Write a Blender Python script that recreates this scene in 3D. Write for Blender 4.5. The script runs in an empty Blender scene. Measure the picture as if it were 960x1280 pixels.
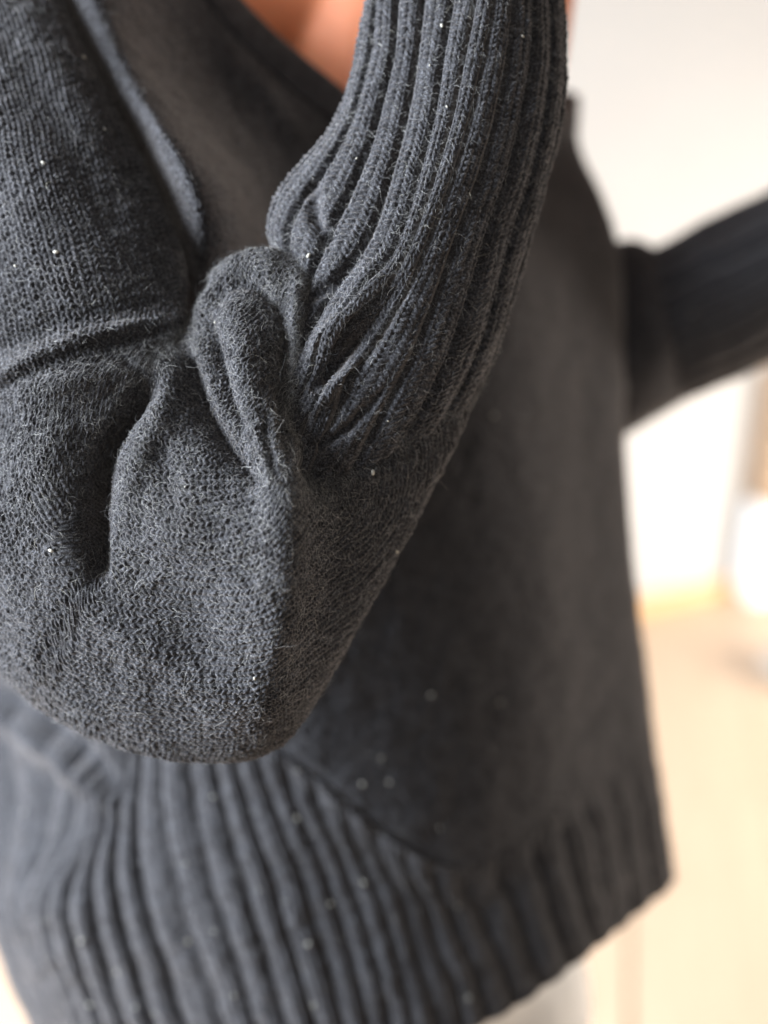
import bpy, math, random
import numpy as np
from mathutils import Vector, Matrix

# ------------------------------------------------------------------ camera
scene = bpy.context.scene
F = 1244.0                      # focal length in pixels of a 960 x 1280 frame
PITCH = math.radians(22.0)
CAM = np.array((0.0, 0.0, 1.40))
cam_data = bpy.data.cameras.new("camera")
cam = bpy.data.objects.new("camera", cam_data)
scene.collection.objects.link(cam)
cam.location = CAM
cam.rotation_euler = (math.radians(90) - PITCH, 0, 0)
cam_data.sensor_fit = 'VERTICAL'
cam_data.sensor_height = 36.0
cam_data.lens = F * 36.0 / 1280.0
cam_data.clip_start = 0.02
cam_data.clip_end = 60
cam_data.dof.use_dof = True
cam_data.dof.focus_distance = 0.426
cam_data.dof.aperture_fstop = 1.95
scene.camera = cam

# ------------------------------------------------------------------ light
world = bpy.data.worlds.new("World")
scene.world = world
world.use_nodes = True
wb = world.node_tree.nodes["Background"]
wb.inputs[0].default_value = (1.0, 0.87, 0.76, 1)
wb.inputs[1].default_value = 0.045


def area(name, loc, target, size, size_y, power, col):
    l = bpy.data.lights.new(name, 'AREA')
    l.shape = 'RECTANGLE'
    l.size = size
    l.size_y = size_y
    l.energy = power
    l.color = col
    o = bpy.data.objects.new(name, l)
    scene.collection.objects.link(o)
    o.location = loc
    d = Vector(target) - Vector(loc)
    o.rotation_euler = d.to_track_quat('-Z', 'Y').to_euler()
    return o


area("window_light", (-1.80, 0.04, 1.82), (-0.08, 0.42, 1.20), 1.0, 1.3, 315, (0.82, 0.90, 1.0))
area("room_light", (2.4, 1.5, 0.65), (1.0, 2.5, 0.0), 1.0, 0.9, 92, (1.0, 0.95, 0.89))
area("front_fill_light", (0.2, -1.4, 2.35), (0.0, 0.60, 1.50), 1.2, 1.2, 14, (1.0, 0.96, 0.92))  # unseen soft fill added from the front to lift skin and torso
area("warm_side_fill", (2.2, 0.42, 0.95), (0.05, 0.50, 1.15), 0.9, 1.1, 11, (1.0, 0.84, 0.68))  # added warm fill from the right in place of floor bounce, no actual window

scene.view_settings.view_transform = 'Standard'
scene.view_settings.look = 'None'
scene.view_settings.exposure = 0.0
scene.view_settings.gamma = 1.0
scene.view_settings.use_curve_mapping = False
scene.cycles.max_bounces = 6
scene.cycles.use_denoising = True

# ------------------------------------------------------------------ helpers
CP, SP = math.cos(PITCH), math.sin(PITCH)
BASE = np.array((0.02, 0.60, 0.0))          # where the person stands


def w2(p):
    """(px, py, depth) -> world metres."""
    p = np.asarray(p, float)
    d = p[..., 2]
    cx = (p[..., 0] - 480.0) / F * d
    cy = -(p[..., 1] - 640.0) / F * d
    return np.stack((cx, d * CP + cy * SP, cy * CP - d * SP), -1) + CAM


def to_px(w):
    q = w - CAM
    d = q[..., 1] * CP - q[..., 2] * SP
    cy = q[..., 1] * SP + q[..., 2] * CP
    return np.stack((480 + F * q[..., 0] / d, 640 - F * cy / d, d), -1)


def _second(y, periodic):
    n = y.shape[0]
    A = np.zeros((n, n))
    b = np.zeros(y.shape)
    if periodic:
        for i in range(n):
            A[i, i] = 4
            A[i, (i - 1) % n] += 1
            A[i, (i + 1) % n] += 1
            b[i] = 6 * (y[(i + 1) % n] - 2 * y[i] + y[(i - 1) % n])
    else:
        A[0, 0] = A[-1, -1] = 1
        for i in range(1, n - 1):
            A[i, i - 1], A[i, i], A[i, i + 1] = 1, 4, 1
            b[i] = 6 * (y[i + 1] - 2 * y[i] + y[i - 1])
    return np.linalg.solve(A, b.reshape(n, -1)).reshape(y.shape)


def spl(y, x, periodic=False):
    """cubic spline through y (axis 0, unit knots) at parameters x."""
    y = np.asarray(y, float)
    n = y.shape[0]
    m = _second(y, periodic)
    x = np.asarray(x, float)
    if periodic:
        i = np.floor(x).astype(int)
        f = x - i
        i0, i1 = i % n, (i + 1) % n
    else:
        i = np.clip(np.floor(x).astype(int), 0, n - 2)
        f = x - i
        i0, i1 = i, i + 1
    sh = (-1,) + (1,) * (y.ndim - 1)
    f = f.reshape(sh)
    g = 1 - f
    return g * y[i0] + f * y[i1] + (g ** 3 - g) * m[i0] / 6 + (f ** 3 - f) * m[i1] / 6


def patch(net, us, vs, periodic=True):
    """net (rows, cols, k) -> (len(vs), len(us), k)."""
    a = spl(np.asarray(net, float), vs)
    a = spl(np.swapaxes(a, 0, 1), us, periodic)
    return np.swapaxes(a, 0, 1)


def hash01(*ints):
    h = np.zeros(np.broadcast(*ints).shape, np.uint32)
    for k, c in zip(ints, (374761393, 668265263, 2147483647 - 58, 1274126177)):
        h = (h ^ (np.asarray(k).astype(np.int64) & 0xffffffff).astype(np.uint32) * np.uint32(c)) * np.uint32(2246822519)
        h ^= h >> np.uint32(13)
    h *= np.uint32(3266489917)
    h ^= h >> np.uint32(16)
    return h.astype(np.float64) / 4294967295.0


def vnoise(p, seed=0):
    """value noise in -1..1, p (..., 2 or 3)."""
    i = np.floor(p).astype(np.int64)
    f = p - i
    f = f * f * (3 - 2 * f)
    D = p.shape[-1]
    out = 0
    for c in range(2 ** D):
        o = [(c >> k) & 1 for k in range(D)]
        w = 1.0
        for k in range(D):
            w = w * (f[..., k] if o[k] else 1 - f[..., k])
        out = out + w * hash01(*[i[..., k] + o[k] for k in range(D)], np.int64(seed))
    return out * 2 - 1


def fbm(p, seed=0, octaves=3):
    a, s, out = 1.0, 1.0, 0
    for k in range(octaves):
        out = out + a * vnoise(p * s, seed + k)
        a *= 0.5
        s *= 2.03
    return out


def normals(P, closed_u):
    if closed_u:
        du = np.roll(P, -1, 1) - np.roll(P, 1, 1)
    else:
        du = np.gradient(P, axis=1)
    dv = np.gradient(P, axis=0)
    n = np.cross(du, dv)
    m = P.shape[1] // 2
    mid = slice(m // 2, m + m // 4)                     # columns of the side that faces the viewer
    if (n[:, mid] * (CAM - P[:, mid])).sum() < 0:
        n = -n                                          # always out of the cloth
    return n / (np.linalg.norm(n, axis=-1, keepdims=True) + 1e-12)


def folds(px, specs):
    """sum of ridges (+) and valleys (-), each along a curve given on the cloth's own picture of itself."""
    out = np.zeros(px.shape[:2])
    x, y = px[..., 0], px[..., 1]
    for pts, amp, wid, shape in specs:
        pts = np.asarray(pts, float)
        q = spl(pts, np.linspace(0, len(pts) - 1, 5 * (len(pts) - 1) + 1))
        m = 4.5 * wid
        box = (x > q[:, 0].min() - m) & (x < q[:, 0].max() + m) & (y > q[:, 1].min() - m) & (y < q[:, 1].max() + m)
        if not box.any():
            continue
        X, Y = x[box], y[box]
        best = np.full(X.shape, 1e9)
        tau = np.zeros(X.shape)
        n = len(q) - 1
        for k in range(n):
            a, b = q[k], q[k + 1]
            ab = b - a
            t = np.clip(((X - a[0]) * ab[0] + (Y - a[1]) * ab[1]) / (ab @ ab), 0, 1)
            d2 = (X - a[0] - t * ab[0]) ** 2 + (Y - a[1] - t * ab[1]) ** 2
            s = d2 < best
            best[s] = d2[s]
            tau[s] = (k + t[s]) / n
        d = np.sqrt(best) / wid
        tap = np.clip(np.sin(np.clip(tau, 0, 1) * math.pi), 0, 1) ** 0.5 * 0.75 + 0.25
        if shape == 'g':
            prof = np.exp(-d * d)
        else:
            prof = np.exp(-d) * (1 + 0.3 * d)
        out[box] += amp * tap * prof
    return out


def stitch(s, t, wale, course, seed=0):
    """height 0..1 of knitted V stitches; s counts wales, t counts courses."""
    out = np.zeros(s.shape)
    wi = np.floor(s)
    lx = s - wi - 0.5
    t0 = t
    K = wale / 0.0046
    for side in (-1, 1):
        t = t0 + 0.8 * hash01(wi.astype(np.int64), np.int64(seed), np.int64(33 + side))
        ti = np.floor(t)
        for dt in (-1, 0, 1):
            row = ti + dt
            j = hash01(wi.astype(np.int64), row.astype(np.int64), np.int64(seed + 7 * side + 20))
            j2 = hash01(wi.astype(np.int64), row.astype(np.int64), np.int64(seed + 7 * side + 55))
            j3 = hash01(wi.astype(np.int64), row.astype(np.int64), np.int64(seed + 7 * side + 91))
            dx = (lx - side * (0.25 + 0.05 * (j - 0.5))) * wale
            ly = (t - row - 0.5 + 0.28 * (j2 - 0.5)) * course
            ang = side * 0.62 + 0.25 * (j3 - 0.5)
            c, sn = np.cos(ang), np.sin(ang)
            a = dx * sn + ly * c
            b = dx * c - ly * sn
            h = 1 - (a / (0.00165 * K)) ** 2 - (b / (0.00082 * K * (0.85 + 0.3 * j))) ** 2
            h = np.sqrt(np.clip(h, 0, 1)) * (0.8 + 0.6 * (j2 - 0.5))
            h = h * np.clip(1.3 * (1 - (np.abs(lx - side * 0.25) / 0.262) ** 4), 0, 1)
            out = np.maximum(out, h)
    return out


# ------------------------------------------------------------------ materials
def new_mat(name):
    m = bpy.data.materials.new(name)
    m.use_nodes = True
    nt = m.node_tree
    b = nt.nodes["Principled BSDF"]
    return m, nt, b


def ramp(nt, fac, stops):
    r = nt.nodes.new("ShaderNodeValToRGB")
    e = r.color_ramp.elements
    while len(e) < len(stops):
        e.new(0.5)
    for el, (p, c) in zip(e, stops):
        el.position = p
        el.color = (*c, 1)
    nt.links.new(fac, r.inputs[0])
    return r.outputs[0]


def noise(nt, scale, detail=2.0, rough=0.5, vec=None, dist=0.0):
    n = nt.nodes.new("ShaderNodeTexNoise")
    n.inputs["Scale"].default_value = scale
    n.inputs["Detail"].default_value = detail
    n.inputs["Roughness"].default_value = rough
    n.inputs["Distortion"].default_value = dist
    if vec is None:
        tc = nt.nodes.new("ShaderNodeTexCoord")
        vec = tc.outputs["Object"]
    nt.links.new(vec, n.inputs["Vector"])
    return n.outputs["Fac"]


def mixc(nt, fac, a, b, mode='MIX'):
    m = nt.nodes.new("ShaderNodeMix")
    m.data_type = 'RGBA'
    m.blend_type = mode
    for s, v in ((m.inputs[0], fac), (m.inputs[6], a), (m.inputs[7], b)):
        if hasattr(v, "links"):
            nt.links.new(v, s)
        elif isinstance(v, (int, float)):
            s.default_value = v
        else:
            s.default_value = (*v, 1)
    return m.outputs[2]


def wool():
    m, nt, b = new_mat("charcoal_wool")
    n1 = noise(nt, 1150, 3, 0.75)
    c1 = ramp(nt, n1, [(0.34, (0.0042, 0.0044, 0.0053)), (0.50, (0.0185, 0.0192, 0.0222)), (0.66, (0.084, 0.086, 0.096))])
    n2 = noise(nt, 160, 3, 0.6)
    c2 = ramp(nt, n2, [(0.3, (0.62, 0.62, 0.63)), (0.7, (1.35, 1.34, 1.32))])
    n3 = noise(nt, 420, 2, 0.6)
    c3 = ramp(nt, n3, [(0.32, (0.72, 0.72, 0.73)), (0.68, (1.32, 1.31, 1.29))])
    col = mixc(nt, 1.0, mixc(nt, 1.0, c1, c2, 'MULTIPLY'), c3, 'MULTIPLY')
    nt.links.new(col, b.inputs["Base Color"])
    b.inputs["Roughness"].default_value = 0.95
    b.inputs["Specular IOR Level"].default_value = 0.12
    b.inputs["Sheen Weight"].default_value = 0.28
    b.inputs["Sheen Roughness"].default_value = 0.5
    b.inputs["Sheen Tint"].default_value = (0.9, 0.80, 0.74, 1)
    bp = nt.nodes.new("ShaderNodeBump")
    bp.inputs["Strength"].default_value = 0.6
    bp.inputs["Distance"].default_value = 0.0006
    nt.links.new(n1, bp.inputs["Height"])
    nt.links.new(bp.outputs[0], b.inputs["Normal"])
    return m


WOOL = wool()


def simple(name, col, rough=0.6, spec=0.4, var=0.0, scale=20):
    m, nt, b = new_mat(name)
    b.inputs["Roughness"].default_value = rough
    b.inputs["Specular IOR Level"].default_value = spec
    n = noise(nt, scale, 4, 0.6)
    c = np.array(col)
    out = ramp(nt, n, [(0.3, tuple(c * (1 - var))), (0.7, tuple(np.minimum(c * (1 + var), 1)))])
    nt.links.new(out, b.inputs["Base Color"])
    return m


def fibre_mat(name, lo, hi):
    m, nt, b = new_mat(name)
    hi_ = nt.nodes.new("ShaderNodeHairInfo")
    c = ramp(nt, hi_.outputs["Random"], [(0.0, lo), (0.70, tuple(np.array(lo) * 0.75 + np.array(hi) * 0.25)), (1.0, hi)])
    nt.links.new(c, b.inputs["Base Color"])
    b.inputs["Roughness"].default_value = 0.6
    b.inputs["Specular IOR Level"].default_value = 0.3
    return m


FUZZ = fibre_mat("wool_fibre", (0.026, 0.027, 0.030), (0.42, 0.405, 0.38))
KEMP = fibre_mat("pale_fibre", (0.18, 0.17, 0.14), (0.60, 0.57, 0.48))
NEP = simple("cream_fleck", (0.37, 0.35, 0.30), 0.8, 0.2, 0.1, 800)


# ------------------------------------------------------------------ mesh makers
def link(o, parent=None):
    scene.collection.objects.link(o)
    if parent is not None:
        o.parent = parent
    return o


def grid_mesh(name, P, mat, closed_u=True, parent=None, cap=None):
    """P (nv, nu, 3) world points -> one smooth mesh (coordinates relative to the person's base)."""
    nv, nu = P.shape[:2]
    me = bpy.data.meshes.new(name)
    co = (P - BASE).reshape(-1, 3)
    idx = np.arange(nv * nu).reshape(nv, nu)
    a = idx[:-1]
    b = idx[1:]
    if closed_u:
        q = np.stack((a, b, np.roll(b, -1, 1), np.roll(a, -1, 1)), -1)
    else:
        q = np.stack((a[:, :-1], b[:, :-1], b[:, 1:], a[:, 1:]), -1)
    q = q.reshape(-1, 4)
    me.vertices.add(len(co))
    me.vertices.foreach_set("co", co.astype(np.float32).ravel())
    me.loops.add(q.size)
    me.loops.foreach_set("vertex_index", q.astype(np.int32).ravel())
    me.polygons.add(len(q))
    me.polygons.foreach_set("loop_start", np.arange(0, q.size, 4, dtype=np.int32))
    me.update(calc_edges=True)
    me.polygons.foreach_set("use_smooth", np.ones(len(q), bool))
    me.materials.append(mat)
    me.validate()
    return link(bpy.data.objects.new(name, me), parent)


def with_back(front, back):
    """front (rows, cols, 3) picture points + list of (fraction from last to first column, depth) per row."""
    front = np.asarray(front, float)
    out = []
    for r, row in enumerate(front):
        L, R = row[0], row[-1]
        extra = []
        for f, d in back:
            p = R + (L - R) * f
            p = p.copy()
            p[2] = row[:, 2].max() + d
            extra.append(p)
        out.append(np.concatenate((row, np.array(extra))))
    return np.array(out)


def arc_coords(P, iu0, iv0, wale, course):
    """wale / course counts measured on the cloth itself, zero at column iu0, row iv0."""
    du = np.linalg.norm(np.diff(P, axis=1), axis=-1)
    s = np.concatenate((np.zeros((P.shape[0], 1)), np.cumsum(du, 1)), 1)
    s = (s - s[:, iu0:iu0 + 1]) / wale
    dv = np.linalg.norm(np.diff(P, axis=0), axis=-1)
    t = np.concatenate((np.zeros((1, P.shape[1])), np.cumsum(dv, 0)), 0)
    t = (t - t[iv0:iv0 + 1]) / course
    return s, t


def u_params(nc_front, nc_back, nf, nb):
    """sample parameters: nf in the front columns, nb behind."""
    a = np.linspace(0, nc_front - 1, nf, endpoint=False)
    b = np.linspace(nc_front - 1, nc_front + nc_back, nb, endpoint=False)
    return np.concatenate((a, b))


CLOTH = {}          # name -> (points, normals, front mask) for fuzz and flecks


def keep(name, P, N, nf):
    CLOTH[name] = (P[:, :nf], N[:, :nf])


def build_cloth(name, net, nb_back, nf, nb, nv, parent, fold=(), wale=0.0043, course=0.0025, amp=0.0010,
                ribs=None, rib_amp=0.0, rib_from=None, rib_soft=False, noise_amp=0.0008, seed=0, lip=(False, False), stitches=True,
                v0=0.0, v1=None, wob=0.22, extra=None, mat=None):
    net = np.asarray(net, float)
    nc = net.shape[1]
    ncf = nc - nb_back
    us = u_params(ncf, nb_back, nf, nb)
    vmax = net.shape[0] - 1 if v1 is None else v1
    vs = np.linspace(v0, vmax, nv)
    # coarse shape with folds, then refined by splines
    Q = patch(net, us, vs)
    P = w2(Q)
    if fold or extra is not None:
        N = normals(P, True)
        front = (us < ncf - 1)
        k = np.zeros(P.shape[:2])
        if fold:
            k[:, front] = folds(Q[:, front], fold)
        edge = np.ones(len(us))
        if extra is not None:
            k = k + extra(Q, us, vs)
        P = P + N * (k * edge)[..., None]
    P0 = P
    hr = 0.0
    N = normals(P, True)
    h = noise_amp * fbm(P * 45.0, seed + 3, 3) + 0.35 * noise_amp * vnoise(P * 260.0, seed + 9)
    iu0, iv0 = int(nf * 0.5), int(nv * 0.45)
    if ribs is not None:
        ph = spl(np.array(list(ribs)), np.clip(us, 0, nc)) if False else np.interp(us, np.arange(len(ribs)), ribs)
        # smooth the piecewise-linear rib count
        kk = np.hanning(31)
        kk /= kk.sum()
        ext = np.concatenate((ph[-40:] - ribs[-1], ph, ph[:40] + ribs[-1]))
        ph = np.convolve(ext, kk, 'same')[40:-40]
        ph = ph[None, :] + 0.09 * vnoise(np.stack((P[..., 0] * 40, P[..., 2] * 40), -1), seed + 31)
        fr = np.abs((ph % 1.0) - 0.5) * 2           # 1 at the furrow
        prof = 1 - np.exp(-((1 - fr) / 0.46) ** 2) if rib_soft else 1 - np.exp(-((1 - fr) / 0.24) ** 2)
        w = 1.0 if rib_from is None else rib_from(us, vs)
        ridx = np.floor(ph).astype(np.int64)
        ra = rib_amp * (0.75 + 0.5 * hash01(ridx, np.int64(seed), np.int64(4)))
        hr = (prof - 1) * ra * w
    if stitches:
        s, t = arc_coords(P0, iu0, iv0, wale, course)
        jx = wob * vnoise(np.stack((s * 0.35, t * 0.22), -1), seed + 41)
        jy = wob * vnoise(np.stack((s * 0.35, t * 0.22), -1), seed + 42)
        if ribs is not None:
            s = ph * 2
            jx = 0.06 * jx
        st = stitch(s + jx, t + jy, wale, course, seed)
        st = np.maximum(st, 0.12) * (0.8 + 0.3 * vnoise(P0 * 60, seed + 77))
        h = h + amp * (st - 0.6)
    fade = np.ones(nv)
    if lip[0]:
        fade = np.minimum(fade, np.clip(np.arange(nv) / 7.0, 0.12, 1))
    if lip[1]:
        fade = np.minimum(fade, np.clip(np.arange(nv)[::-1] / 7.0, 0.12, 1))
    if ribs is not None and lip[1]:
        mean = hr.mean(1, keepdims=True)
        hr = mean + (hr - mean) * np.clip(np.arange(nv)[::-1] / 6.0, 0.7, 1)[:, None]
    h = h * fade[:, None] + hr
    P = P0 + N * h[..., None]
    body = P
    # rolled edge so that the cloth has thickness
    for end, on in ((0, lip[0]), (-1, lip[1])):
        if not on:
            continue
        e = P[end]
        n = N[end]
        dirv = (P0[end] - P0[1 if end == 0 else -2])
        dirv /= np.linalg.norm(dirv, axis=-1, keepdims=True) + 1e-9
        rows = [e + dirv * 0.0018 - n * 0.0008, e + dirv * 0.0022 - n * 0.0028, e - n * 0.0048, e - dirv * 0.02 - n * 0.006]
        if end == 0:
            body = np.concatenate((np.array(rows[::-1]), body), 0)
        else:
            body = np.concatenate((body, np.array(rows)), 0)
    o = grid_mesh(name, body, mat or WOOL, True, parent)
    keep(o.name, P, N, nf)
    return o


# ------------------------------------------------------------------ the room
def add_box(name, lo, hi, mat, parent=None, bevel=0.0, origin=None):
    lo, hi = np.array(lo, float), np.array(hi, float)
    c = (lo + hi) / 2 if origin is None else np.array(origin, float)
    import bmesh
    bm = bmesh.new()
    bmesh.ops.create_cube(bm, size=1.0)
    for v in bm.verts:
        for k in range(3):
            v.co[k] = v.co[k] * (hi[k] - lo[k]) + (lo[k] + hi[k]) / 2 - c[k]
    if bevel:
        bmesh.ops.bevel(bm, geom=bm.edges[:], offset=bevel, segments=2, affect='EDGES')
    me = bpy.data.meshes.new(name)
    bm.to_mesh(me)
    bm.free()
    me.materials.append(mat)
    o = bpy.data.objects.new(name, me)
    o.location = c
    link(o)
    if parent is not None:
        o.parent = parent
        o.location = Vector(c) - parent.location
    return o


def wood(name, lo, hi):
    m, nt, b = new_mat(name)
    tc = nt.nodes.new("ShaderNodeTexCoord")
    mp = nt.nodes.new("ShaderNodeMapping")
    mp.inputs["Scale"].default_value = (14, 1.2, 14)
    nt.links.new(tc.outputs["Object"], mp.inputs[0])
    n = noise(nt, 2.5, 5, 0.6, mp.outputs[0], 1.5)
    c = ramp(nt, n, [(0.3, lo), (0.7, hi)])
    nt.links.new(c, b.inputs["Base Color"])
    b.inputs["Roughness"].default_value = 0.42
    b.inputs["Specular IOR Level"].default_value = 0.35
    return m


WOODF = wood("pale_floor_wood", (0.50, 0.36, 0.25), (0.57, 0.42, 0.295))
TAN = wood("tan_wood", (0.40, 0.27, 0.17), (0.50, 0.35, 0.23))
WALLM = simple("white_wall_paint", (0.43, 0.415, 0.395), 0.85, 0.2, 0.015, 6)
WHITE = simple("white_lacquer", (0.88, 0.87, 0.85), 0.5, 0.3, 0.01, 10)
PINE = wood("pine_skirting", (0.60, 0.36, 0.17), (0.66, 0.42, 0.21))
GREYF = simple("pale_grey_felt", (0.46, 0.42, 0.37), 0.95, 0.1, 0.1, 60)
LINEN = simple("beige_linen", (0.42, 0.36, 0.29), 0.95, 0.1, 0.1, 90)
GAP = simple("dark_joint", (0.20, 0.13, 0.08), 0.9, 0.1, 0.1, 30)


def kind(o, k):
    o["kind"] = k
    return o


def floor_pt(px, py, z=0.0):
    a = w2((px, py, 1.0)) - CAM
    return CAM + a * ((z - CAM[2]) / a[2])


floor = kind(add_box("floor", (-3, -2.0, -0.05), (6, 5.5, -0.004), GAP), "structure")
# boards run away from the viewer, each one its own piece; one open joint passes right of the trousers
p1, p2 = floor_pt(787, 1290), floor_pt(787, 1000)
ang = math.atan2(p2[1] - p1[1], p2[0] - p1[0]) - math.pi / 2
BW = 0.29
for k in range(-8, 10):
    lo = k * BW + (0.004 if k == 0 else 0.0006)
    hi = (k + 1) * BW - (0.004 if k == -1 else 0.0006)
    me = bpy.data.meshes.new("floor_board")
    z0, z1 = -0.0038, 0.0
    vs = [(lo, -3, z0), (hi, -3, z0), (hi, 5, z0), (lo, 5, z0), (lo + .0008, -3, z1), (hi - .0008, -3, z1), (hi - .0008, 5, z1), (lo + .0008, 5, z1)]
    me.from_pydata(vs, [], [(4, 5, 6, 7), (0, 4, 7, 3), (1, 2, 6, 5), (0, 1, 5, 4), (3, 7, 6, 2)])
    me.materials.append(WOODF)
    o = link(bpy.data.objects.new("floor_board", me))
    o.parent = floor
    o.location = Vector((p1[0], p1[1], 0)) - floor.location
    o.rotation_euler = (0, 0, ang)

# wall along the line where its foot meets the floor
a_, b_ = floor_pt(780, 772), floor_pt(892, 746)
wang = math.atan2(b_[1] - a_[1], b_[0] - a_[0])
wall = kind(add_box("wall", (-4.5, 0.0, 0.0), (4.5, 0.12, 2.9), WALLM, origin=(0, 0, 0)), "structure")
wall.location = (a_[0], a_[1], 0.0005)
wall.rotation_euler = (0, 0, wang)


def wl(px, py, out):
    """picture point on the floor -> coordinates along the wall, 'out' metres in front of it"""
    p = floor_pt(px, py) - np.array((a_[0], a_[1], 0))
    return p[0] * math.cos(wang) + p[1] * math.sin(wang), -p[0] * math.sin(wang) + p[1] * math.cos(wang)


def local_box(name, lo, hi, mat, parent, bevel):
    o = add_box(name, lo, hi, mat, None, bevel, origin=(0, 0, 0))
    o.parent = parent
    o.location = (0, 0, 0)
    return o


def empty(name, loc, rz):
    o = bpy.data.objects.new(name, None)
    link(o)
    o.location = loc
    o.rotation_euler = (0, 0, rz)
    return o


sk = local_box("skirting_board", (-4.5, -0.013, 0.0), (4.5, -0.001, 0.06), PINE, wall, 0.003)
cx_, cy_ = wl(944, 762, 0)
cab = empty("low_cabinet", (*(np.array((a_[0], a_[1])) + cx_ * np.array((math.cos(wang), math.sin(wang))) + cy_ * np.array((-math.sin(wang), math.cos(wang)))), 0.0), wang)
cab["label"] = "low white cabinet against the wall, blurred, cut off by the right picture edge"
cab["category"] = "cabinet"
CD = -cy_ - 0.02
CH = 0.32
local_box("carcass", (0.0, 0.018, 0.03), (0.9, CD, CH - 0.018), WHITE, cab, 0.002)
local_box("top_panel", (-0.008, -0.004, CH - 0.016), (0.908, CD, CH), WHITE, cab, 0.003)
local_box("plinth", (0.02, 0.03, 0.0), (0.88, CD - 0.02, 0.029), WHITE, cab, 0.001)
for x0 in (0.003, 0.452):
    d_ = local_box("cabinet_door", (x0, 0.0, 0.034), (x0 + 0.445, 0.0165, CH - 0.02), WHITE, cab, 0.002)
crate = empty("wooden_crate", cab.matrix_basis @ Vector((0.02, 0.015, CH + 0.0005)), wang)
crate["label"] = "tan wooden crate on the white cabinet, blurred at the right picture edge"
crate["category"] = "crate"
CW, CDp, CHt = 0.42, 0.085, 0.40
local_box("base_board", (0, 0, 0), (CW, CDp, 0.014), TAN, crate, 0.002)
for k in range(5):
    z = 0.016 + k * 0.078
    for y0 in (-0.012, CDp):
        local_box("slat", (-0.012, y0, z), (CW + 0.012, y0 + 0.012, z + 0.066), TAN, crate, 0.002)
    for x0 in (-0.012, CW):
        local_box("slat", (x0, 0.001, z + 0.002), (x0 + 0.012, CDp - 0.001, z + 0.064), TAN, crate, 0.002)
for x0 in (0.002, CW - 0.026):
    for y0 in (0.002, CDp - 0.026):
        local_box("corner_post", (x0, y0, 0.015), (x0 + 0.024, y0 + 0.024, CHt), TAN, crate, 0.002)
# folded linen lying in the crate
P_ = []
for k, z in enumerate(np.linspace(0, 1, 14)):
    r = (1 - (2 * z - 1) ** 6) ** 0.3
    a_k = np.linspace(0, 2 * math.pi, 48, endpoint=False)
    sx = np.sign(np.cos(a_k)) * np.abs(np.cos(a_k)) ** 0.45 * 0.165 * r
    sy = np.sign(np.sin(a_k)) * np.abs(np.sin(a_k)) ** 0.45 * 0.036 * r
    wv = 0.008 * np.sin(a_k * 7 + k) * z
    P_.append(np.stack((sx + CW / 2 + wv, sy + CDp / 2, 0.016 + z * 0.46 + 0.01 * np.sin(a_k * 3)), -1))
P_ = np.array(P_)
lin = grid_mesh("folded_cloth", P_ + BASE, LINEN, True, None)
lin.matrix_basis = crate.matrix_basis
lin["label"] = "beige folded cloth heaped in the tan wooden crate"
lin["category"] = "cloth"
# pale grey cushion on the floor
g = floor_pt(1010, 846)
P_ = []
for z in np.linspace(-1, 1, 16):
    r = max(1e-3, (1 - abs(z) ** 2.6)) ** 0.4
    a_k = np.linspace(0, 2 * math.pi, 48, endpoint=False)
    sx = np.sign(np.cos(a_k)) * np.abs(np.cos(a_k)) ** 0.6 * 0.12 * r
    sy = np.sign(np.sin(a_k)) * np.abs(np.sin(a_k)) ** 0.6 * 0.09 * r
    P_.append(np.stack((sx, sy, 0.0355 + 0.035 * z + 0 * a_k), -1))
cu_ = grid_mesh("floor_cushion", np.array(P_) + BASE, GREYF, True, None)
cu_.location = (g[0], g[1], 0.001)
cu_.rotation_euler = (0, 0, 0.3)
cu_["label"] = "pale grey cushion on the floor, blurred at the right picture edge"
cu_["category"] = "cushion"

# ------------------------------------------------------------------ the sweater
ROOT = None
body_me = bpy.data.meshes.new("person")
person = bpy.data.objects.new("person", body_me)
scene.collection.objects.link(person)
person.location = BASE
person["label"] = "person in a chunky charcoal wool sweater, sleeve raised in front of the chest"
person["category"] = "person"

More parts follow.
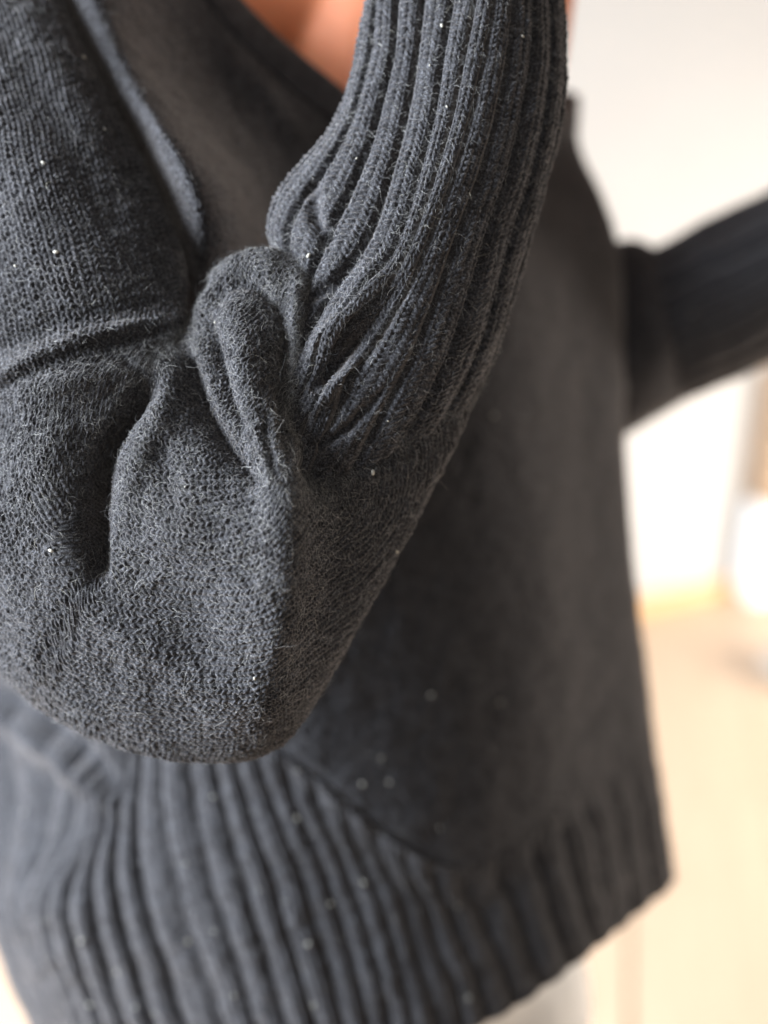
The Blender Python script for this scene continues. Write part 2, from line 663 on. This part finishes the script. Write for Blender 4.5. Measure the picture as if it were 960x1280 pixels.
T = [
    # neckline
    [(-200, -200, .75), (-120, -170, .64), (20, -130, .56), (95, -105, .525), (195, -120, .545), (284, -2, .58), (420, 125, .60), (540, 200, .62), (640, 200, .66), (690, 155, .72), (710, 130, .78)],
    [(-150, 60, .75), (-40, 70, .64), (95, 85, .56), (164, 92, .517), (222, 98, .545), (310, 120, .575), (430, 205, .595), (545, 265, .615), (650, 255, .655), (700, 215, .715), (721, 195, .77)],
    [(-140, 300, .74), (0, 300, .64), (184, 300, .56), (260, 296, .515), (318, 298, .54), (370, 300, .56), (460, 330, .575), (560, 345, .59), (660, 345, .63), (730, 330, .69), (768, 325, .76)],
    [(-120, 550, .73), (0, 550, .63), (110, 555, .57), (200, 560, .54), (290, 570, .535), (380, 580, .545), (470, 590, .56), (570, 600, .58), (670, 595, .62), (740, 580, .68), (774, 570, .75)],
    [(-100, 740, .72), (0, 760, .62), (100, 780, .57), (190, 790, .55), (280, 800, .54), (370, 815, .545), (470, 840, .56), (575, 860, .58), (685, 845, .62), (760, 820, .68), (795, 790, .75)],
    # top of the waistband
    [(-70, 790, .70), (40, 855, .61), (120, 905, .575), (180, 915, .555), (260, 922, .545), (340, 937, .545), (460, 1025, .555), (575, 1085, .575), (690, 1020, .62), (770, 965, .68), (812, 920, .75)],
    [(-55, 1000, .69), (40, 1040, .605), (100, 1045, .57), (175, 1030, .553), (280, 1040, .545), (370, 1040, .547), (480, 1090, .558), (592, 1140, .58), (702, 1070, .62), (782, 1010, .68), (820, 980, .75)],
    [(-12, 1150, .68), (20, 1160, .60), (70, 1150, .565), (195, 1150, .55), (312, 1150, .545), (410, 1150, .55), (510, 1180, .56), (615, 1200, .582), (722, 1140, .622), (795, 1080, .68), (830, 1040, .745)],
    [(62, 1320, .69), (90, 1345, .62), (130, 1350, .58), (260, 1345, .56), (370, 1340, .553), (460, 1330, .556), (545, 1302, .566), (640, 1262, .588), (740, 1190, .63), (805, 1138, .69), (838, 1095, .75)],
]
TB = [(0.22, .09), (0.5, .15), (0.78, .10)]
T = np.array(T, float)
T[..., 2] += 0.045
T[0:3, 2:5, 2] -= np.array([0.03, 0.045, 0.03])
T[0:3, 2:5, 2] = ((0.548, 0.500, 0.545), (0.535, 0.484, 0.535), (0.530, 0.476, 0.528))
T[0:3, 5:8, 2] -= np.array(((0.05, 0.05, 0.03), (0.05, 0.045, 0.03), (0.03, 0.02, 0.01)))
TN = with_back(T, TB)
torso_fold = [
    ([(-10, 865), (50, 905), (110, 950), (150, 985)], -0.010, 20, 'g'),
    ([(330, 925), (400, 980), (470, 1035), (575, 1090)], -0.002, 10, 'g'),
    ([(280, 60), (340, 130), (400, 190)], 0.003, 18, 'g'),
    ([(300, 30), (370, 100), (430, 160)], -0.003, 12, 'g'),
]
sweater = build_cloth("sweater", TN, 3, 560, 50, 520, person, fold=torso_fold, wale=0.0047, course=0.0032, amp=0.0015, noise_amp=0.0007,
                      v0=0.0, v1=5.0, seed=1, lip=(True, False))
sweater["label"] = "charcoal knitted sweater body with dropped shoulders"
RIB = [0, 2, 4, 7, 9, 11, 13.4, 15.8, 18, 20, 22]
RIB = list(np.array(RIB) * 29 / 22) + [34, 41, 49, 55]
band_fold = [
    ([(-20, 858), (55, 902), (105, 945), (140, 985)], -0.009, 12, 'g'),
    ([(-20, 890), (45, 930), (95, 970), (140, 1010)], 0.008, 16, 'g'),
    ([(345, 945), (410, 995), (470, 1040), (575, 1095)], 0.002, 9, 'g'),
    ([(180, 1000), (185, 1090), (215, 1180), (250, 1290)], -0.002, 25, 'g'),
    ([(20, 1060), (50, 1130), (90, 1200)], 0.005, 40, 'g'),
]
waistband = build_cloth("waistband", TN, 3, 620, 80, 260, sweater, fold=band_fold, ribs=RIB, rib_amp=0.0024, rib_soft=True, rib_from=lambda us, vs: np.clip((vs[:, None] - 5.0) / np.where((us > 7) & (us < 11), 0.45, 0.12)[None, :], 0.15, 1) * np.where((us > 6.0) & (us < 11), 1.15, np.where(us < 3, 1.3, 1.0))[None, :], course=0.0032, amp=0.0018,
                        noise_amp=0.0011, v0=4.995, v1=8.0, seed=2, lip=(False, True))

# shoulder part that drops over the upper arm
SH = [
    [(-260, -120, .56), (-150, -110, .52), (-60, -100, .50), (0, -90, .505), (45, -80, .53)],
    [(-240, 60, .53), (-120, 55, .485), (0, 50, .47), (75, 55, .478), (108, 65, .51)],
    [(-220, 240, .51), (-100, 230, .465), (40, 220, .452), (130, 205, .462), (175, 195, .50)],
    [(-170, 400, .49), (-60, 385, .453), (80, 355, .444), (170, 325, .455), (224, 300, .49)],
    [(-90, 540, .483), (10, 490, .4485), (95, 455, .441), (185, 430, .448), (236, 410, .472)],
]
SHN = with_back(SH, [(0.25, .045), (0.5, .06), (0.75, .045)])
sh_fold = [
    ([(-20, 482), (45, 446), (105, 424), (160, 410), (225, 400)], 0.0055, 11, 'g'),
    ([(-40, 450), (40, 415), (110, 394), (200, 380)], -0.002, 12, 'g'),
    ([(-10, 10), (50, 110), (100, 200), (150, 290)], -0.003, 26, 'g'),
    ([(-60, 80), (0, 200), (60, 320)], 0.003, 40, 'g'),
]
shoulder = build_cloth("shoulder_panel", SHN, 3, 380, 40, 380, sweater, fold=sh_fold, wale=0.0051, course=0.0030, amp=0.0020, seed=3)

# the full sleeve, bent at the elbow: rows run from the shoulder seam round to the cuff seam
SL = [
    [(236, 408, .472), (185, 428, .447), (95, 452, .4395), (10, 486, .447), (-90, 535, .483)],
    [(232, 415, .470), (170, 480, .440), (80, 560, .430), (0, 650, .436), (-60, 740, .475)],
    [(236, 405, .468), (190, 520, .436), (140, 650, .428), (70, 780, .434), (30, 872, .470)],
    [(246, 385, .464), (240, 540, .432), (225, 680, .419), (195, 830, .430), (170, 941, .465)],
    [(270, 350, .458), (290, 500, .430), (318, 670, .408), (324, 830, .421), (318, 949, .462)],
    [(310, 325, .452), (335, 470, .428), (362, 620, .411), (402, 740, .430), (408, 858, .466)],
    [(350, 318, .450), (360, 455, .430), (375, 600, .424), (460, 640, .440), (525, 645, .470)],
    [(388, 322, .452), (378, 450, .434), (368, 588, .430), (480, 562, .440), (600, 490, .470)],
    [(392, 328, .460), (394, 440, .446), (392, 565, .444), (488, 540, .451), (596, 482, .478)],
]
SLN = with_back(SL, [(0.25, .035), (0.5, .05), (0.75, .035)])
sl_fold = [
    # deep crease below the seam and its two banks
    ([(190, 490), (158, 522), (130, 570), (120, 640), (121, 722)], -0.012, 12, 'g'),
    ([(190, 490), (158, 522), (130, 570), (121, 640), (122, 715)], -0.011, 6, 'c'),
    ([(20, 500), (100, 478), (190, 462)], 0.006, 20, 'g'),
    ([(95, 490), (64, 560), (64, 640), (88, 735)], 0.004, 30, 'g'),
    ([(225, 500), (225, 570), (220, 640), (215, 700)], 0.007, 55, 'g'),
    ([(217, 434), (211, 480), (196, 535), (170, 590), (156, 660)], 0.005, 21, 'g'),
    # groove between nose and next fold
    ([(238, 448), (250, 500), (276, 550), (318, 604)], -0.012, 10, 'c'),
    # fold over the bend
    ([(290, 378), (304, 425), (316, 490), (332, 575)], 0.0075, 24, 'g'),
    ([(246, 425), (266, 480), (292, 545)], 0.0035, 9, 'g'),
    ([(262, 415), (284, 470), (308, 540)], -0.0035, 7, 'g'),
    ([(150, 452), (172, 470), (186, 482)], -0.003, 8, 'g'),
    ([(196, 560), (215, 600), (222, 650)], -0.0025, 16, 'g'),
    ([(342, 372), (356, 420), (358, 480), (356, 545)], -0.013, 10, 'c'),
    ([(240, 392), (262, 372), (300, 330), (350, 326)], 0.005, 18, 'g'),
    ([(266, 392), (288, 360), (318, 358), (344, 384)], -0.005, 8, 'g'),
    ([(240, 398), (258, 366), (268, 352)], -0.003, 7, 'g'),
    # small gathers at the cuff seam
    ([(340, 505), (344, 550), (350, 592)], 0.002, 6, 'g'),
    ([(326, 535), (332, 575), (342, 606)], 0.002, 6, 'g'),
    ([(333, 520), (338, 560), (346, 600)], -0.002, 4, 'g'),
    ([(368, 470), (366, 530), (362, 590)], 0.004, 7, 'g'),
    ([(255, 385), (268, 410), (276, 450)], -0.003, 7, 'g'),
    ([(372, 340), (366, 400), (368, 460)], 0.004, 8, 'g'),
    # lower right pocket and the ridge down to the elbow
    ([(350, 590), (356, 680), (348, 780), (332, 900)], 0.006, 26, 'g'),
    ([(385, 585), (430, 575), (480, 560)], -0.007, 16, 'g'),
    ([(420, 640), (430, 720), (400, 800)], -0.004, 34, 'g'),
    ([(215, 720), (240, 790), (245, 860)], -0.004, 45, 'g'),
    ([(90, 740), (160, 800), (250, 850), (330, 870)], 0.003, 26, 'g'),
]
sleeve = build_cloth("sleeve", SLN, 3, 610, 40, 770, sweater, fold=sl_fold, wale=0.0051, course=0.0026, amp=0.0020, seed=4)

CU = [
    [(380, 330, .456), (368, 452, .4355), (366, 596, .4310), (482, 574, .4405), (595, 502, .471)],
    [(338, 308, .458), (425, 352, .434), (428, 446, .429), (528, 494, .438), (626, 430, .470)],
    [(343, 245, .458), (462, 300, .434), (486, 372, .428), (566, 405, .438), (650, 350, .469)],
    [(402, 172, .460), (492, 220, .438), (538, 262, .431), (608, 282, .441), (680, 250, .470)],
    [(436, 100, .463), (514, 120, .444), (575, 135, .437), (648, 140, .446), (710, 125, .474)],
    [(454, 0, .468), (532, 0, .450), (602, 0, .443), (662, 0, .452), (704, 0, .478)],
    [(466, -90, .474), (540, -95, .458), (610, -98, .451), (662, -95, .458), (694, -90, .480)],
]
CUN = with_back(CU, [(0.25, .035), (0.5, .045), (0.75, .035)])
cu_fold = [
    ([(395, 440), (430, 400), (470, 330)], 0.004, 16, 'g'),
    ([(400, 470), (450, 420), (500, 350)], -0.004, 12, 'g'),
    ([(395, 225), (392, 265), (410, 300)], -0.004, 9, 'g'),
    ([(390, 452), (405, 424), (432, 396)], 0.003, 8, 'g'),
    ([(384, 522), (410, 492), (442, 456)], 0.003, 9, 'g'),
    ([(388, 487), (416, 457), (448, 424)], -0.005, 6, 'g'),
    ([(400, 560), (440, 530), (478, 488)], -0.004, 6, 'g'),
    ([(388, 372), (414, 352), (440, 318)], -0.003, 6, 'g'),
]
CR = [0, 3.1, 5.4, 7.7, 10.5, 13, 15.6, 18.3, 21]
cuff = build_cloth("cuff", CUN, 3, 470, 40, 450, sweater, fold=cu_fold, ribs=CR, rib_amp=0.0038, wale=0.0046, rib_from=lambda us, vs: np.clip(0.55 + vs[:, None] * 0.8, 0, 1) * np.ones(len(us))[None], course=0.0028, amp=0.0014, seed=5, lip=(False, True))

# the far arm, reaching forward behind the chest
FS = [
    [(700, 330, .84), (715, 400, .80), (730, 450, .79), (740, 510, .80), (735, 575, .84)],
    [(772, 302, .82), (778, 380, .78), (782, 440, .77), (784, 490, .78), (786, 542, .82)],
    [(805, 303, .82), (815, 370, .78), (825, 420, .77), (832, 465, .78), (838, 512, .82)],
    [(822, 312, .82), (835, 370, .79), (845, 415, .78), (852, 460, .79), (858, 500, .82)],
]
FSN = with_back(FS, [(0.25, .04), (0.5, .05), (0.75, .04)])
far_sleeve = build_cloth("sleeve", FSN, 3, 120, 40, 120, sweater, stitches=False, seed=6)
far_sleeve["label"] = "sleeve of the far arm, half hidden behind the chest"
FC = [
    [(812, 312, .82), (825, 370, .785), (835, 420, .775), (845, 462, .785), (855, 502, .82)],
    [(850, 293, .82), (870, 350, .78), (882, 395, .77), (893, 440, .78), (902, 482, .82)],
    [(900, 266, .82), (920, 325, .78), (934, 370, .77), (948, 412, .78), (958, 456, .82)],
    [(960, 238, .82), (985, 295, .78), (998, 335, .77), (1010, 375, .78), (1020, 425, .82)],
    [(1040, 200, .82), (1060, 255, .78), (1072, 292, .77), (1084, 330, .78), (1095, 380, .82)],
]
FCN = with_back(FC, [(0.25, .035), (0.5, .045), (0.75, .035)])
far_cuff = build_cloth("cuff", FCN, 3, 200, 60, 160, sweater, ribs=[0, 2.2, 4.2, 6.2, 8.5, 11, 13, 15, 17], rib_amp=0.004, stitches=False, seed=7, lip=(False, True))
far_cuff["label"] = "ribbed cuff of the far arm reaching out of the picture"


# neckband: a flat rolled band sewn along the neckline
def sweep(name, path, wid, thick, mat, parent, closed=True, n=14, nrm=None):
    path = np.asarray(path)
    tan = np.roll(path, -1, 0) - np.roll(path, 1, 0) if closed else np.gradient(path, axis=0)
    tan /= np.linalg.norm(tan, axis=-1, keepdims=True)
    side = nrm - (nrm * tan).sum(-1, keepdims=True) * tan
    side /= np.linalg.norm(side, axis=-1, keepdims=True)
    up = np.cross(tan, side)
    a = np.linspace(0, 2 * math.pi, n, endpoint=False)
    P = path[:, None] + up[:, None] * (np.cos(a) * wid)[None, :, None] + side[:, None] * (np.sin(a) * thick)[None, :, None]
    if closed:
        P = np.concatenate((P, P[:1]), 0)
    return grid_mesh(name, P, mat, True, parent)


Pn, Nn = CLOTH[sweater.name]
us = u_params(11, 3, 300, 60)
rim = patch(TN, us, np.array([0.0, 0.02]))
rimw = w2(rim)[0]
nn = normals(w2(patch(TN, us, np.array([0.0, 0.05, 0.1]))), True)[0]
drop = w2(patch(TN, us, np.array([0.0, 0.09])))[1] - rimw
sweep("neckband", rimw + drop * 0.6 + nn * 0.0002, 0.011, 0.0017, WOOL, sweater, True, 16, nn)

# ------------------------------------------------------------------ the body and the trousers
class Solid:
    """closed tubes and blobs collected in one mesh, fused into one skin by a voxel remesh."""
    def __init__(self):
        self.v, self.f = [], []

    def tube(self, pts, rad, side=(1, 0, 0), n=20, sub=6):
        pts = np.asarray(pts, float)
        rad = np.array([r if isinstance(r, (tuple, list)) else (r, r) for r in rad], float)
        k = np.linspace(0, len(pts) - 1, (len(pts) - 1) * sub + 1)
        p, r = spl(pts, k), np.maximum(spl(rad, k), 0.002)
        # rounded ends
        tan = np.gradient(p, axis=0)
        tan /= np.linalg.norm(tan, axis=-1, keepdims=True)
        e0, e1 = r[0].min(), r[-1].min()
        pre = [(p[0] - tan[0] * e0 * math.sin(t), r[0] * math.cos(t)) for t in (1.45, 1.0, 0.5)]
        post = [(p[-1] + tan[-1] * e1 * math.sin(t), r[-1] * math.cos(t)) for t in (0.5, 1.0, 1.45)]
        tt = np.concatenate((np.repeat(tan[:1], 3, 0), tan, np.repeat(tan[-1:], 3, 0)))
        pp = np.array([a for a, _ in pre] + list(p) + [a for a, _ in post])
        rr = np.array([b for _, b in pre] + list(r) + [b for _, b in post])
        s0 = np.asarray(side, float)
        sd = s0 - (tt * s0).sum(-1, keepdims=True) * tt
        sd /= np.linalg.norm(sd, axis=-1, keepdims=True)
        up = np.cross(tt, sd)
        a = np.linspace(0, 2 * math.pi, n, endpoint=False)
        R = pp[:, None] + sd[:, None] * np.cos(a)[None, :, None] * rr[:, None, :1] + up[:, None] * np.sin(a)[None, :, None] * rr[:, None, 1:]
        base = sum(len(x) for x in self.v)
        m = len(pp)
        for i in range(m - 1):
            for j in range(n):
                j2 = (j + 1) % n
                self.f.append((base + i * n + j, base + i * n + j2, base + (i + 1) * n + j2, base + (i + 1) * n + j))
        self.f.append(tuple(base + j for j in reversed(range(n))))
        self.f.append(tuple(base + (m - 1) * n + j for j in range(n)))
        self.v.append(R.reshape(-1, 3))

    def write(self, me, voxel, obj, smooth=4):
        me.from_pydata((np.concatenate(self.v) - BASE).tolist(), [], self.f)
        md = obj.modifiers.new("fuse", 'REMESH')
        md.mode = 'VOXEL'
        md.voxel_size = voxel
        md.use_smooth_shade = True
        sm = obj.modifiers.new("soften", 'SMOOTH')
        sm.factor = 0.5
        sm.iterations = smooth
        dg = bpy.context.evaluated_depsgraph_get()
        new = bpy.data.meshes.new_from_object(obj.evaluated_get(dg))
        obj.modifiers.clear()
        old = obj.data
        obj.data = new
        new.name = obj.name
        new.polygons.foreach_set("use_smooth", np.ones(len(new.polygons), bool))
        bpy.data.meshes.remove(old)


def W(*p):
    return [w2(q) for q in p]


def hand(S, wrist, tip_dir, palm_side, curl):
    """palm, four unequal bent fingers and a thumb leaving the side of the palm"""
    t = np.asarray(tip_dir, float)
    t /= np.linalg.norm(t)
    s_ = np.asarray(palm_side, float)
    s_ -= (s_ @ t) * t
    s_ /= np.linalg.norm(s_)
    nrm = np.cross(s_, t)                      # out of the palm
    w = np.asarray(wrist, float)
    S.tube([w - t * 0.02, w + t * 0.03, w + t * 0.085], [(0.024, 0.019), (0.034, 0.015), (0.038, 0.012)], s_)
    for k, (off, ln) in enumerate(((-0.030, 0.062), (-0.010, 0.074), (0.010, 0.080), (0.030, 0.070))):
        p = w + t * 0.08 + s_ * off
        pts = [p - t * 0.02]
        d = t.copy()
        for q, sh in enumerate((0.45, 0.32, 0.23)):
            c = curl * (q + 0.6)
            d = t * math.cos(c) + nrm * math.sin(c) + s_ * off * 2.2
            pts.append(pts[-1] + d * ln * sh + (t * 0.02 if q == 0 else 0))
        S.tube(pts, [0.0092, 0.0088, 0.0080, 0.0066], s_, 12, 4)
    p = w + t * 0.025 + s_ * 0.026
    S.tube([p, p + s_ * 0.026 + t * 0.022 + nrm * 0.006, p + s_ * 0.036 + t * 0.050 + nrm * 0.016, p + s_ * 0.034 + t * 0.072 + nrm * 0.024],
           [0.013, 0.011, 0.0095, 0.0075], s_, 12, 4)


SKIN, nt_, b_s = new_mat("skin")
ns = noise(nt_, 38, 4, 0.6)
nt_.links.new(ramp(nt_, ns, [(0.3, (0.50, 0.170, 0.080)), (0.7, (0.58, 0.205, 0.098))]), b_s.inputs["Base Color"])
b_s.inputs["Roughness"].default_value = 0.62
b_s.inputs["Specular IOR Level"].default_value = 0.25
b_s.inputs["Subsurface Weight"].default_value = 0.25
b_s.inputs["Subsurface Radius"].default_value = (0.012, 0.004, 0.002)
bmp = nt_.nodes.new("ShaderNodeBump")
bmp.inputs["Strength"].default_value = 0.15
bmp.inputs["Distance"].default_value = 0.0004
nt_.links.new(noise(nt_, 900, 2, 0.5), bmp.inputs["Height"])
nt_.links.new(bmp.outputs[0], b_s.inputs["Normal"])

S = Solid()
X = (1, 0, 0)
# trunk, neck
S.tube(W((470, 1230, .79), (450, 1000, .78), (450, 780, .77), (470, 520, .77), (480, 320, .79), (500, 160, .77), (515, 60, .74), (562, -18, .735), (615, -90, .735), (655, -170, .74)),
       [(.14, .10), (.135, .10), (.12, .09), (.12, .09), (.115, .085), (.105, .09), (.104, .085), (.106, .075), (.074, .064), (.058, .058)], X, 28)
# head with nose, lips, chin and ears
hc = w2((650, -345, .745))
up = np.array((0.10, 0.0, 0.99))
fw = np.array((0.93, -0.34, -0.10))
S.tube([hc - up * 0.10, hc - up * 0.06, hc, hc + up * 0.05, hc + up * 0.085], [(.045, .050), (.076, .062), (.096, .074), (.094, .072), (.062, .050)], fw, 24)
S.tube([hc + fw * 0.088 + up * 0.012, hc + fw * 0.105 - up * 0.022], [0.009, 0.014], np.cross(fw, up), 12)
S.tube([hc + fw * 0.086 - up * 0.058 + np.cross(fw, up) * k for k in (-0.02, 0, 0.02)], [0.005, 0.008, 0.005], up, 12)
S.tube([hc + fw * 0.062 - up * 0.10, hc + fw * 0.074 - up * 0.094], [0.018, 0.018], np.cross(fw, up), 12)
for sg in (-1, 1):
    e = hc + np.cross(fw, up) * 0.073 * sg - fw * 0.008
    S.tube([e - up * 0.026, e, e + up * 0.024], [(0.010, 0.006), (0.017, 0.007), (0.015, 0.007)], fw, 12)
    S.tube([hc + fw * 0.080 + np.cross(fw, up) * sg * 0.020 + up * 0.018, hc + fw * 0.074 + np.cross(fw, up) * sg * 0.046 + up * 0.016], [0.007, 0.006], up, 10)
# near arm: shoulder, elbow in the full sleeve, wrist in the cuff
S.tube(W((560, -20, .735), (340, -5, .712), (150, 0, .66), (20, 90, .575), (50, 400, .505), (240, 640, .494)), [.055, .056, .044, .036, .030, .026], X)
wr = w2((585, 20, .488))
S.tube([w2((240, 640, .494)), w2((440, 400, .490)), wr, w2((600, -60, .490))], [.026, .026, .022, .021], X)
hand(S, w2((603, -95, .488)), w2((640, -300, .53)) - w2((603, -95, .488)), (1, 0.3, 0.2), 0.45)
# far arm
S.tube(W((560, -20, .735), (600, 120, .84), (690, 400, .835), (840, 400, .825), (1000, 340, .82), (1100, 295, .82)), [.055, .050, .038, .034, .027, .024], (0, 0, 1))
hand(S, w2((1105, 290, .82)), w2((1300, 200, .82)) - w2((1105, 290, .82)), (0, -0.3, 1), 0.3)
# legs and feet
hip = w2((470, 1230, .79))
for sg in (-1, 1):
    x = hip[0] + sg * 0.075
    S.tube([(x, hip[1], hip[2]), (x, hip[1] - .01, .48), (x, hip[1] + .01, .25), (x, hip[1] + .02, .07)], [.078, .055, .048, .036], X)
    S.tube([(x, hip[1] + .02, .045), (x + 0.07, hip[1] - .03, .035), (x + 0.14, hip[1] - .06, .022)], [(.034, .034), (.038, .030), (.040, .020)], (0, 1, 0))
S.write(person.data, 0.0045, person)
person.data.materials.clear()
person.data.materials.append(SKIN)

HAIR = simple("brown_hair", (0.045, 0.026, 0.016), 0.45, 0.5, 0.4, 120)
H = Solid()
bk = -fw
H.tube([hc - up * 0.075 + bk * 0.045, hc + bk * 0.035, hc + up * 0.055 + bk * 0.015, hc + up * 0.095 + bk * 0.005], [(.055, .062), (.082, .082), (.090, .080), (.060, .052)], fw, 24)
H.tube([hc - up * 0.02 + bk * 0.115, hc - up * 0.02 + bk * 0.15], [0.035, 0.038], up, 16)
hair_me = bpy.data.meshes.new("hair")
hair = link(bpy.data.objects.new("hair", hair_me), person)
H.write(hair_me, 0.006, hair, 3)
hair.data.materials.clear()
hair.data.materials.append(HAIR)

TROU = simple("light_grey_cotton", (0.78, 0.755, 0.72), 0.9, 0.15, 0.06, 60)
S = Solid()
S.tube([hip + np.array((0.005, 0, 0.16)), hip + np.array((0.005, 0, 0.02)), hip + np.array((0.005, 0.0, -0.09))], [(.125, .085), (.150, .100), (.15, .105)], X, 28)
for sg in (-1, 1):
    x = hip[0] + 0.005 + sg * 0.078
    S.tube([(x, hip[1], hip[2]), (x, hip[1] - .012, .50), (x, hip[1] + .008, .28), (x, hip[1] + .015, .10)], [.088, .074, .066, .064], X)
tr_me = bpy.data.meshes.new("trousers")
trousers = link(bpy.data.objects.new("trousers", tr_me), person)
S.write(tr_me, 0.007, trousers, 4)
trousers.data.materials.clear()
trousers.data.materials.append(TROU)
trousers["label"] = "light grey trousers showing below the hem"

# ------------------------------------------------------------------ wool fuzz
def fuzz(name, sources, n, length, radius, mat, seed, parent, lift=0.7, pts=6):
    rng = np.random.default_rng(seed)
    allp = []
    for src, share in sources:
        P, N = CLOTH[src]
        m = int(n * share)
        k = rng.integers(0, P.shape[0] * P.shape[1], m)
        p = P.reshape(-1, 3)[k]
        nr = N.reshape(-1, 3)[k]
        r = rng.normal(size=(m, 3))
        r /= np.linalg.norm(r, axis=-1, keepdims=True)
        tdir = r - (r * nr).sum(-1, keepdims=True) * nr
        tdir /= np.linalg.norm(tdir, axis=-1, keepdims=True) + 1e-9
        bit = np.cross(nr, tdir)
        L = length * np.exp(rng.normal(0, 0.45, (m, 1)))
        curl = rng.normal(0, 1.6, (m, 1))
        up0 = rng.uniform(0.15, 1.1, (m, 1)) * lift
        pos = p - nr * 0.0004
        out = [pos]
        for q in range(1, pts):
            f = q / (pts - 1)
            a = curl * f
            d = tdir * np.cos(a) + bit * np.sin(a) + nr * (up0 * (1 - 1.3 * f)) + rng.normal(0, 0.22, (m, 3))
            d /= np.linalg.norm(d, axis=-1, keepdims=True)
            pos = pos + d * L / (pts - 1)
            out.append(pos)
        allp.append(np.stack(out, 1))
    A = np.concatenate(allp, 0)
    cu = bpy.data.hair_curves.new(name)
    cu.add_curves([pts] * len(A))
    cu.attributes["position"].data.foreach_set("vector", (A - BASE).astype(np.float32).ravel())
    ra = cu.attributes.get("radius") or cu.attributes.new("radius", 'FLOAT', 'POINT')
    rr = radius * rng.uniform(0.6, 1.3, (len(A), 1)) * np.linspace(1, 0.35, pts)[None]
    ra.data.foreach_set("value", rr.astype(np.float32).ravel())
    cu.materials.append(mat)
    o = link(bpy.data.objects.new(name, cu), parent)
    o["kind"] = "stuff"
    return o


SRC = [("sleeve", .54), ("cuff", .14), ("shoulder_panel", .14), ("sweater", .07), ("waistband", .07)]
fuzz("wool_fuzz", SRC, 60000, 0.0036, 0.000042, FUZZ, 11, sweater)
fuzz("lying_fibres", SRC, 110000, 0.0030, 0.00006, FUZZ, 13, sweater, lift=0.32, pts=5)
fuzz("pale_hairs", SRC, 800, 0.0042, 0.00006, KEMP, 12, sweater, lift=0.5, pts=8)


# ------------------------------------------------------------------ cream flecks spun into the yarn
def flecks():
    spots = [(133, 160), (237, 193), (264, 404), (383, 316), (484, 530), (233, 603), (620, 520), (580, 802), (370, 968), (455, 977), (548, 1040),
             (352, 1126), (390, 1180), (417, 1130), (577, 1133), (392, 1258), (232, 1085), (240, 1175), (115, 1258), (532, 82), (556, 30), (657, 42),
             (376, 1022), (500, 1150), (620, 940), (700, 1000), (142, 1068), (660, 840), (70, 310), (52, 200), (322, 852), (860, 390),
             (450, 195), (405, 55), (560, 133), (18, 330), (110, 70), (62, 692), (590, 1250), (660, 1175), (500, 690), (30, 1010), (480, 950)]
    fr = random.Random(8)
    spots += [(fr.uniform(10, 700), fr.uniform(960, 1270)) for _ in range(14)] + [(fr.uniform(420, 780), fr.uniform(560, 1000)) for _ in range(8)]
    V, Fc = [], []
    rng = np.random.default_rng(5)
    # unit blob
    blob = [(0, 0, 1)]
    for k in range(1, 4):
        th = math.pi * k / 4
        for j in range(6):
            ph = 2 * math.pi * j / 6
            blob.append((math.sin(th) * math.cos(ph), math.sin(th) * math.sin(ph), math.cos(th)))
    blob.append((0, 0, -1))
    blob = np.array(blob)
    bf = [(0, 1 + j, 1 + (j + 1) % 6) for j in range(6)]
    for k in range(2):
        for j in range(6):
            a, b = 1 + 6 * k + j, 1 + 6 * k + (j + 1) % 6
            bf.append((a, a + 6, b + 6, b))
    bf += [(19, 13 + (j + 1) % 6, 13 + j) for j in range(6)]
    pool = []
    for nme, (P, N) in CLOTH.items():
        p = P[::2, ::2].reshape(-1, 3)
        n = N[::2, ::2].reshape(-1, 3)
        view = CAM - p
        facing = (view * n).sum(-1) > 0
        pool.append((to_px(p[facing]), p[facing], n[facing]))
    px = np.concatenate([a for a, _, _ in pool])
    wp = np.concatenate([a for _, a, _ in pool])
    wn = np.concatenate([a for _, _, a in pool])
    for (x, y) in spots:
        d2 = (px[:, 0] - x) ** 2 + (px[:, 1] - y) ** 2
        c = np.where(d2 < 36)[0]
        if len(c) == 0:
            continue
        k = c[np.argmin(px[c, 2])]
        n = wn[k]
        r = rng.normal(size=3)
        t = np.cross(n, r)
        t /= np.linalg.norm(t)
        b = np.cross(n, t)
        sz = rng.uniform(0.35, 1.15)
        v = wp[k] + n * 0.0004 + (blob[:, :1] * t * 0.0014 + blob[:, 1:2] * b * 0.0008 + blob[:, 2:] * n * 0.0007) * sz
        base = len(V) * len(blob)
        Fc += [tuple(i + base for i in f) for f in bf]
        V.append(v - BASE)
    me = bpy.data.meshes.new("cream_flecks")
    me.from_pydata(np.concatenate(V).tolist(), [], Fc)
    me.polygons.foreach_set("use_smooth", np.ones(len(me.polygons), bool))
    me.materials.append(NEP)
    o = link(bpy.data.objects.new("cream_flecks", me), sweater)
    o["kind"] = "stuff"
    o["label"] = "small cream flecks spun into the yarn"


flecks()
